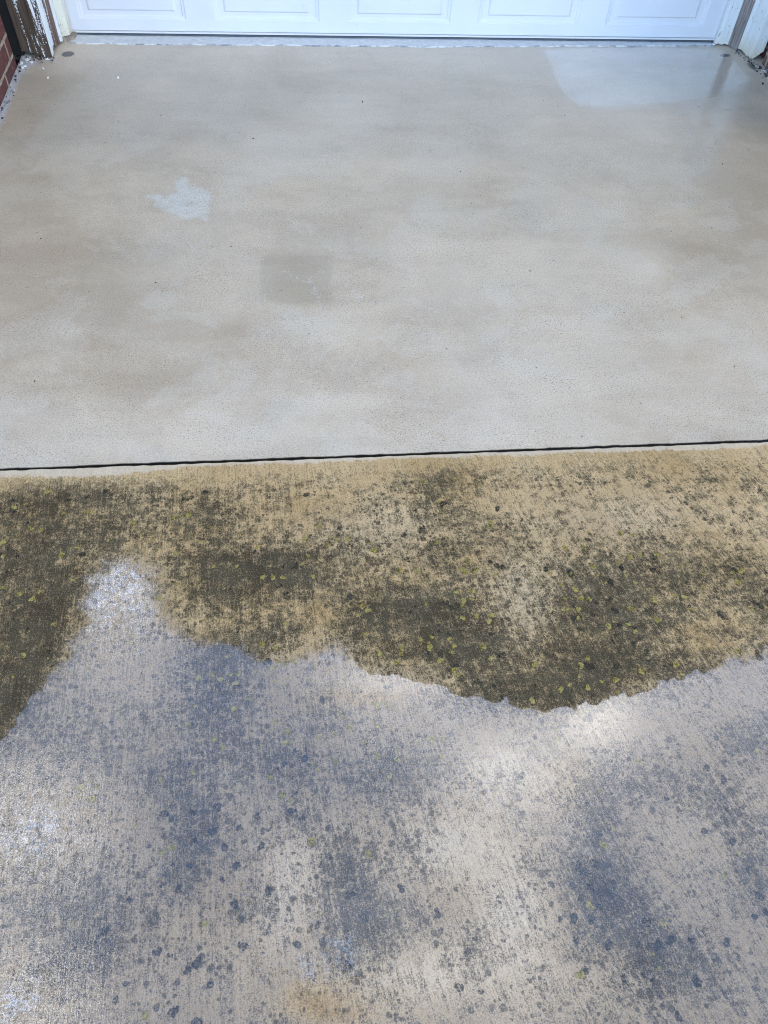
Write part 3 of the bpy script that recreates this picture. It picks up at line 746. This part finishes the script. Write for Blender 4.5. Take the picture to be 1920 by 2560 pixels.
# ------------------------------------------------------------------ garage door
mt, N, bs, out = material("white_door_paint")
P = N.coords()
c = N.mix(N.mapr(N.noise(P, 4, 4), .4, .6), (0.60, 0.60, 0.62), (0.63, 0.63, 0.65))
c = N.mix(N.mul(N.mapr(N.noise(P, 30, 2), .715, .74), .30), c, (0.4, 0.38, 0.34))
N.set(bs.inputs['Base Color'], c)
bs.inputs['Roughness'].default_value = .38
N.set(bs.inputs['Normal'], N.bump(N.noise(P, 240, 3), .08, .0006))
M_DOOR = mt
door = empty("garage_door", (0.5*(XL+XR), YD, 0.0), "closed white sectional garage door with raised rectangular panels", "garage door")
DX = door.location.x
PANX = [-0.9778 + 0.5472*i for i in range(5)]
PW = 0.4308
SECT = [(0.012, 0.545), (0.545, 1.078), (1.078, 1.611), (1.611, 2.144)]
def loc(v):      # into the door's own frame
    return (v[0]-DX, v[1]-YD, v[2])
for si, (z0, z1) in enumerate(SECT):
    pz0, pz1 = z0+0.0525, z1-0.055
    zz0 = z0 if si == 0 else z0+.0015
    bm = bmesh.new()
    cx = [XL-.03] + [v for p in PANX for v in (p, p+PW)] + [XR+.03]
    cz = [zz0+.010 if si == 0 else zz0, pz0, pz1, z1-.0015]
    gv = [[bm.verts.new(loc((x, YD, z))) for x in cx] for z in cz]
    for r in range(3):
        for c_ in range(len(cx)-1):
            if r == 1 and c_ % 2 == 1:
                continue
            bm.faces.new((gv[r][c_], gv[r][c_+1], gv[r+1][c_+1], gv[r+1][c_]))
    # thickness: rims and back
    bk = [[bm.verts.new(loc((x, YD+.045, z))) for x in (cx[0], cx[-1])] for z in (cz[0], cz[-1])]
    bm.faces.new((bk[0][0], bk[1][0], bk[1][1], bk[0][1]))
    bm.faces.new([gv[0][i] for i in range(len(cx))] + [bk[0][1], bk[0][0]])
    bm.faces.new([gv[3][i] for i in range(len(cx))] + [bk[1][1], bk[1][0]])
    sec = bm_link("door_section", bm, M_DOOR, door)
    for p in PANX:
        bm = bmesh.new()
        prof = [(0, 0), (.0040, .0036), (.0090, .0042), (.0125, .0072), (.0165, .0078), (.0305, .0081), (.0350, .0030), (.0380, .0020)]
        rings = []
        for (ins, dep) in prof:
            rings.append([bm.verts.new(loc((x, YD+dep, z))) for (x, z) in ((p+ins*1.3, pz0+ins), (p+PW-ins*1.3, pz0+ins), (p+PW-ins*1.3, pz1-ins), (p+ins*1.3, pz1-ins))])
        for a, b in zip(rings[:-1], rings[1:]):
            for i in range(4):
                j = (i+1) % 4
                bm.faces.new((a[i], a[j], b[j], b[i]))
        bm.faces.new(rings[-1])
        bm_link("raised_panel", bm, M_DOOR, sec)
# aluminium retainer and rubber seal along the bottom edge
mt, N, bs, out = material("seal_retainer")
N.set(bs.inputs['Base Color'], (0.62, 0.61, 0.58))
bs.inputs['Roughness'].default_value = .45
bm = bmesh.new()
add_box(bm, loc((XL-.02, YD-.006, .0145)), loc((XR+.02, YD+.04, .0205)))
bm_link("seal_retainer", bm, mt, door)
mt, N, bs, out = material("rubber_seal")
N.set(bs.inputs['Base Color'], N.mix(N.noise(N.coords(), 40, 4), (0.030, 0.040, 0.055), (0.075, 0.088, 0.105)))
bs.inputs['Roughness'].default_value = .55
bm = bmesh.new()
n = 140
rows = []
for i in range(n+1):
    x = XL-.005 + (XR-XL+.01)*i/n
    wob = (vnoise(np.array([x]), np.array([2.0]), 6, 3, 9)[0]-.5)*.006
    rows.append([bm.verts.new(loc((x, YD+dy+wob*k, z))) for dy, z, k in ((.000, .0150, 0), (-.006, .012, .6), (-.009, .0090, 1), (-.006, .0070, 1), (.02, .0072, 0))])
for a, b in zip(rows[:-1], rows[1:]):
    for i in range(4):
        bm.faces.new((a[i], b[i], b[i+1], a[i+1]))
bm_link("rubber_seal", bm, mt, door, smooth=True)

# ------------------------------------------------------------------ weathered wood around the door
def wood_mat(name, cover, bare1, bare2, paint=(0.70, 0.71, 0.70), stretch=.06, sc=90.0, rise=0.0, stain=0.0):
    """bare grey-brown boards with flaking paint; cover = how much paint is left, rise = more paint higher up"""
    mt, N, bs, out = material(name)
    P = N.coords()
    S = N.mapping(P, sc=(1, 1, stretch))
    gr = N.noise(S, sc*1.6, 5, .65, .4)
    bare = N.mix(N.mapr(gr, .35, .65), bare1, bare2)
    sep = N.new('ShaderNodeSeparateXYZ')
    N.set(sep.inputs[0], P)
    fl = N.add(N.mul(N.noise(N.mapping(P, sc=(1, 1, .075)), sc*.55, 4, .65, .6), .72), N.mul(N.noise(P, sc*2.2, 3, .6), .28))
    up = N.mul(N.math('MINIMUM', sep.outputs[2], 0.35), rise)
    mask = N.mapr(N.add(fl, up), 1-cover-.008, 1-cover+.012)
    pc = N.mix(N.mapr(N.noise(S, 60, 4), .35, .65), paint, tuple(v*.84 for v in paint))
    pc = N.mix(N.mul(N.mapr(N.noise(N.mapping(P, sc=(1, 1, .3)), 190, 2), .66, .70), .8), pc, (0.13, 0.12, 0.12))
    if stain:
        lowz = N.mapr(sep.outputs[2], 0.0, 0.09, stain, 0.0)
        pc = N.mix(lowz, pc, (0.52, 0.43, 0.28))
    col = N.mix(mask, bare, pc)
    N.set(bs.inputs['Base Color'], col)
    N.set(bs.inputs['Roughness'], N.mapr(mask, 0, 1, .8, .5))
    N.set(bs.inputs['Normal'], N.bump(N.add(N.mul(mask, .55), N.mul(gr, .45)), .8, .002))
    return mt
BR1, BR2 = (0.036, 0.022, 0.014), (0.105, 0.068, 0.045)
M_W_BARE = wood_mat("bare_flaking_wood", .425, BR1, BR2, (0.78, 0.80, 0.82), rise=.10)
M_W_BROWN = wood_mat("brown_stained_wood", .36, (0.085, 0.048, 0.036), (0.190, 0.125, 0.105), (0.74, 0.75, 0.76), rise=.15)
M_W_WHITE = wood_mat("white_flaking_wood", .60, BR1, BR2, (0.74, 0.77, 0.80), rise=.5)
M_TRIM = wood_mat("cream_trim", .95, BR1, BR2, (0.66, 0.64, 0.54), rise=.5, stain=.45)
M_TRIMW = wood_mat("white_trim", .95, BR1, BR2, (0.80, 0.82, 0.82), rise=.5)
M_RTRIM = wood_mat("right_white_trim", .80, BR1, BR2, (0.68, 0.70, 0.70), rise=.9, stain=.35)
M_RBOARD = wood_mat("right_white_board", .85, BR1, BR2, (0.66, 0.67, 0.66), rise=.8, stain=.75)
M_RBROWN = wood_mat("right_grey_brown_wood", .38, (0.110, 0.086, 0.075), (0.310, 0.265, 0.245), (0.74, 0.75, 0.76), rise=.12)
def board(name, foot, h, bottom, mats, parent, seed=0, jag=.004, side_mat=None, seg=.008):
    """upright board: foot = plan corners (counter-clockwise from above), ragged bottom end"""
    rg = random.Random(seed)
    pts, tag = [], []
    for i in range(len(foot)):
        a, b = np.array(foot[i], float), np.array(foot[(i+1) % len(foot)], float)
        k = max(1, int(np.linalg.norm(b-a)/seg))
        for j in range(k):
            pts.append(a+(b-a)*j/k)
            tag.append(i)
    px_, py_, _ = parent.location
    bm = bmesh.new()
    bt = [bm.verts.new((p[0]-px_, p[1]-py_, max(.0, bottom(p[0], p[1])+rg.uniform(-jag, jag)))) for p in pts]
    mi = [bm.verts.new((p[0]-px_+rg.uniform(-.0006, .0006), p[1]-py_+rg.uniform(-.0006, .0006), min(.14, h*.6))) for p in pts]
    tp = [bm.verts.new((p[0]-px_, p[1]-py_, h)) for p in pts]
    n = len(pts)
    for i in range(n):
        j = (i+1) % n
        f = bm.faces.new((bt[i], bt[j], mi[j], mi[i]))
        g_ = bm.faces.new((mi[i], mi[j], tp[j], tp[i]))
        if side_mat is not None and tag[i] in side_mat:
            f.material_index = g_.material_index = 1
    bm.faces.new(tp)
    bm.faces.new(list(reversed(bt)))
    return bm_link(name, bm, mats, parent)
HJ = 2.16
lj = empty("door_jamb", (-1.10, 3.47, 0), "rotting door jamb with flaking white paint and bare brown wood, beside red brick", "door jamb", "jambs beside the garage door")
# corners: near-left, near-right, far-right, far-left; side index 1 is the reveal facing the opening
board("casing_board", [(-1.186, 3.408), (-1.1165, 3.404), (-1.1165, 3.45), (-1.186, 3.45)], HJ, lambda x, y: .020-.14*max(0, x+1.16)*1.6, [M_W_BARE], lj, 1, .003)
board("casing_board", [(-1.1145, 3.400), (-1.070, 3.398), (-1.070, 3.462), (-1.1145, 3.462)], HJ, lambda x, y: .004+(.022 if y > 3.43 else 0), [M_W_BARE, M_W_WHITE], lj, 2, .004, side_mat=(1,))
board("jamb_board", [(-1.10, 3.464), (-1.066, 3.464), (-1.060, 3.520), (-1.10, 3.520)], HJ, lambda x, y: .012+.006*math.sin(80*y), [M_W_BROWN], lj, 3, .002)
board("stop_trim", [(-1.066, 3.5225), (-1.051, 3.5225), (-1.051, 3.575), (-1.066, 3.575)], HJ, lambda x, y: .008, [M_TRIMW], lj, 4, .001)
board("stop_trim", [(-1.0495, 3.536), (-1.022, 3.548), (-1.020, 3.586), (-1.0495, 3.586)], HJ, lambda x, y: .020, [M_TRIM], lj, 5, .0015)
board("jamb_foot", [(-1.050, 3.533), (-1.008, 3.540), (-1.004, 3.590), (-1.050, 3.590)], .018, lambda x, y: 0, [wood_mat("rotten_foot", .20, (0.16, 0.12, 0.08), (0.36, 0.31, 0.25))], lj, 6, 0)
rj = empty("door_jamb", (1.78, 3.50, 0), "door jamb of thick cream white boards with a rotted rounded foot and one bare strip", "door jamb", "jambs beside the garage door")
board("stop_trim", [(1.709, 3.572), (1.768, 3.566), (1.768, 3.60), (1.709, 3.60)], HJ, lambda x, y: .004+.006*abs(math.sin(110*x)), [M_RTRIM], rj, 11, .003)
board("jamb_board", [(1.770, 3.568), (1.797, 3.528), (1.83, 3.528), (1.83, 3.60), (1.770, 3.60)], HJ, lambda x, y: .004, [M_RBROWN], rj, 12, .003)
board("casing_board", [(1.799, 3.527), (1.834, 3.448), (1.874, 3.444), (1.885, 3.50), (1.885, 3.527)], HJ, lambda x, y: (.004 if x < 1.84 else .004+.55*(x-1.84)**1.0*1.6) + (.006 if x < 1.82 else 0), [M_RBOARD], rj, 13, .003)

# ------------------------------------------------------------------ brick
def brick_mat(name, c1, c2, mort, dirt=.3):
    mt, N, bs, out = material(name)
    P = N.coords()
    sep = N.new('ShaderNodeSeparateXYZ')
    N.set(sep.inputs[0], P)
    nrm = N.new('ShaderNodeNewGeometry').outputs['Normal']
    sn = N.new('ShaderNodeSeparateXYZ')
    N.set(sn.inputs[0], nrm)
    useY = N.mapr(N.math('ABSOLUTE', sn.outputs[0]), .5, .6)
    u = N.add(N.mul(sep.outputs[0], N.sub(1.0, useY)), N.mul(sep.outputs[1], useY))
    cb = N.new('ShaderNodeCombineXYZ')
    N.set(cb.inputs[0], N.add(u, N.mul(N.sub(N.noise(P, 30, 3), .5), .010)))
    N.set(cb.inputs[1], N.add(N.add(sep.outputs[2], .030), N.mul(N.sub(N.noise(P, 42, 3), .5), .010)))
    bt = N.new('ShaderNodeTexBrick')
    N.set(bt.inputs['Vector'], cb.outputs[0])
    N.set(bt.inputs['Color1'], c1)
    N.set(bt.inputs['Color2'], c2)
    N.set(bt.inputs['Mortar'], mort)
    bt.inputs['Scale'].default_value = 1.0
    bt.inputs['Brick Width'].default_value = .205
    bt.inputs['Row Height'].default_value = .075
    bt.inputs['Mortar Size'].default_value = .0075
    bt.inputs['Mortar Smooth'].default_value = .25
    col = N.mix(1.0, bt.outputs['Color'], N.mapr(N.noise(P, 70, 5, .7), .3, .7, .6, 1.35), 'MULTIPLY')
    col = N.mix(N.mul(N.mapr(N.noise(P, 26, 5, .7), .58, .70), dirt), col, (0.34, 0.30, 0.25))
    N.set(bs.inputs['Base Color'], col)
    bs.inputs['Roughness'].default_value = .85
    N.set(bs.inputs['Normal'], N.bump(N.add(N.mul(bt.outputs['Fac'], -1.0), N.mul(N.noise(P, 140, 4), .35)), .9, .006))
    return mt
M_BRICK = brick_mat("red_brick", (0.120, 0.034, 0.026), (0.085, 0.026, 0.023), (0.30, 0.25, 0.185))
M_BRICK2 = brick_mat("brown_brick", (0.150, 0.075, 0.050), (0.120, 0.070, 0.052), (0.30, 0.25, 0.20), .5)
def box_obj(name, a, b, mat, parent=None, bevel=0.0, **props):
    bm = bmesh.new()
    add_box(bm, a, b)
    if bevel:
        bmesh.ops.bevel(bm, geom=list(bm.edges), offset=bevel, segments=2, affect='EDGES')
    return bm_link(name, bm, mat, parent, **props)
box_obj("brick_wall", (-1.46, 2.74, -.10), (-1.196, 3.335, 2.6), M_BRICK, bevel=.004, label="red brick return wall with tan mortar, beside the rotting bare wood jamb", category="wall", kind="thing")
box_obj("brick_wall", (1.872, 2.70, -.10), (2.14, 3.42, 2.6), M_BRICK2, bevel=.006, label="weathered brown brick wall end beside the cream white boards", category="wall", kind="thing")

# ------------------------------------------------------------------ the house front carrying the door
house = empty("house", (0.3, 3.6, 0), "brick house front with overhanging roof above the garage door", "house")
def hl(p):
    return (p[0]-.3, p[1]-3.6, p[2])
bm = bmesh.new()
add_box(bm, hl((-6, 3.46, -.1)), hl((-1.19, 3.70, 3.02)))
add_box(bm, hl((1.89, 3.46, -.1)), hl((7, 3.70, 3.02)))
add_box(bm, hl((-1.19, 3.46, 2.17)), hl((1.89, 3.70, 3.02)))
add_box(bm, hl((-6, 3.70, -.1)), hl((-5.76, 9.5, 3.02)))
add_box(bm, hl((6.76, 3.70, -.1)), hl((7, 9.5, 3.02)))
add_box(bm, hl((-5.76, 9.26, -.1)), hl((6.76, 9.5, 3.02)))
bm_link("wall", bm, M_BRICK, house)
mt, N, bs, out = material("shingle_roof")
N.set(bs.inputs['Base Color'], N.mix(N.noise(N.coords(), 20, 4), (0.04, 0.038, 0.036), (0.09, 0.085, 0.08)))
bs.inputs['Roughness'].default_value = .9
bm = bmesh.new()
pr = [(3.20, 2.96), (6.5, 4.45), (9.95, 2.96), (9.95, 3.10), (6.5, 4.60), (3.20, 3.10)]
L_ = [bm.verts.new(hl((-6.4, y, z))) for y, z in pr]
R2 = [bm.verts.new(hl((7.4, y, z))) for y, z in pr]
for i in range(6):
    j = (i+1) % 6
    bm.faces.new((L_[i], L_[j], R2[j], R2[i]))
for q in ((0, 1, 4, 5), (1, 2, 3, 4)):
    bm.faces.new([L_[i] for i in q])
    bm.faces.new([R2[i] for i in q])
bm_link("roof", bm, mt, house)
box_obj("head_trim", hl((-1.19, 3.40, 2.165)), hl((1.89, 3.459, 2.33)), M_TRIMW, house, .004)

# black sheet painting in the shade of the gap between brick and jamb
mt, N, bs, out = material("gap_shade_black")
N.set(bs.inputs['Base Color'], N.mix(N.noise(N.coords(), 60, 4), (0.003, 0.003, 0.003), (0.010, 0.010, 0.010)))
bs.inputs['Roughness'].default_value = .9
box_obj("gap_shade", (-1.40+1.10, -.052, 0), (-1.186+1.10, -.032, 2.1), mt, lj)

# ------------------------------------------------------------------ small stuff on the slab
mt, N, bs, out = material("paint_flake")
N.set(bs.inputs['Base Color'], (0.86, 0.87, 0.88))
bs.inputs['Roughness'].default_value = .5
FLK = [(119, 150, 5.5, 2.2), (108, 173, 3, 2), (69, 152, 5, 3), (79, 158, 4, 2), (54, 160, 4, 4), (62, 167, 5, 2.5), (56, 171, 4, 2), (120, 196, 2, 1.5), (296, 196, 3.4, 1.8), (1783, 111, 5, 3)]
rg = random.Random(2)
for (px, py, a, b) in FLK:
    c = G(px, py)
    ex = np.linalg.norm(G(px+a, py)-c)
    ey = np.linalg.norm(G(px, py+b)-c)
    bm = bmesh.new()
    n = 9
    ro = []
    for i in range(n):
        t = 6.2832*i/n
        k = rg.uniform(.7, 1.15)
        ro.append((ex*k*math.cos(t), ey*k*math.sin(t), rg.uniform(.0012, .0045)))
    up = [bm.verts.new((x, y, z+.0012)) for x, y, z in ro]
    dn_ = [bm.verts.new((x, y, z-.0008)) for x, y, z in ro]
    bm.faces.new(up)
    bm.faces.new(list(reversed(dn_)))
    for i in range(n):
        j = (i+1) % n
        bm.faces.new((up[i], dn_[i], dn_[j], up[j]))
    lab = "small white paint flake in the litter at the foot of the rotting jamb and brick"
    if px == 296:
        lab = "single white paint flake lying alone out on the clean slab"
    elif px == 1783:
        lab = "white paint flake at the corner where the door meets the cream jamb"
    elif px == 119:
        lab = "largest white paint flake, just in front of the bare brown casing boards"
    o = bm_link("paint_flake", bm, mt, label=lab, category="paint flake", kind="thing", group="white paint flakes on the slab")
    o.location = (c[0], c[1], 0.0)
    o.rotation_euler = (0, 0, rg.uniform(-.3, .3))
# crumbs of dirt and mortar along the foot of the brick
mt, N, bs, out = material("crumbs")
ob = N.new('ShaderNodeNewGeometry').outputs['Random Per Island']
N.set(bs.inputs['Base Color'], N.mix(N.mapr(ob, .35, .65), (0.030, 0.028, 0.026), (0.40, 0.37, 0.32)))
bs.inputs['Roughness'].default_value = .9
bm = bmesh.new()
rg = random.Random(9)
def crumb(x, y, r):
    mtx = Matrix.Translation((x, y, r*.45)) @ Euler((rg.uniform(0, 3), rg.uniform(0, 3), rg.uniform(0, 3))).to_matrix().to_4x4() @ Matrix.Diagonal((r*rg.uniform(.7, 1.4), r*rg.uniform(.6, 1.1), r*rg.uniform(.5, .9), 1))
    res = bmesh.ops.create_icosphere(bm, subdivisions=1, radius=1.0, matrix=mtx)
    for v in res['verts']:
        v.co += Vector((rg.uniform(-1, 1), rg.uniform(-1, 1), rg.uniform(-1, 1)))*r*.18
for k in range(90):
    y = 2.7+.70*rg.random()**.7
    crumb(-1.190+abs(rg.gauss(0, .012)), y, rg.uniform(.0015, .005))
for k in range(60):
    crumb(rg.uniform(-1.19, -1.06), 3.385+rg.gauss(0, .012), rg.uniform(.0015, .005))
for k in range(70):
    t = rg.random()
    crumb(1.79+.08*t+rg.gauss(0, .006), 3.52-.2*t+rg.gauss(0, .01), rg.uniform(.0015, .006))
for k in range(40):
    crumb(1.865-abs(rg.gauss(0, .02)), rg.uniform(3.0, 3.4), rg.uniform(.002, .007))
for k in range(46):
    p = G(rg.uniform(60, 1880), rg.uniform(170, 1120))
    crumb(p[0], p[1], rg.uniform(.0012, .0028))
bm_link("gravel_crumbs", bm, mt, kind='stuff', label='dark and pale crumbs of mortar and dirt along the foot of the walls', category='crumbs')
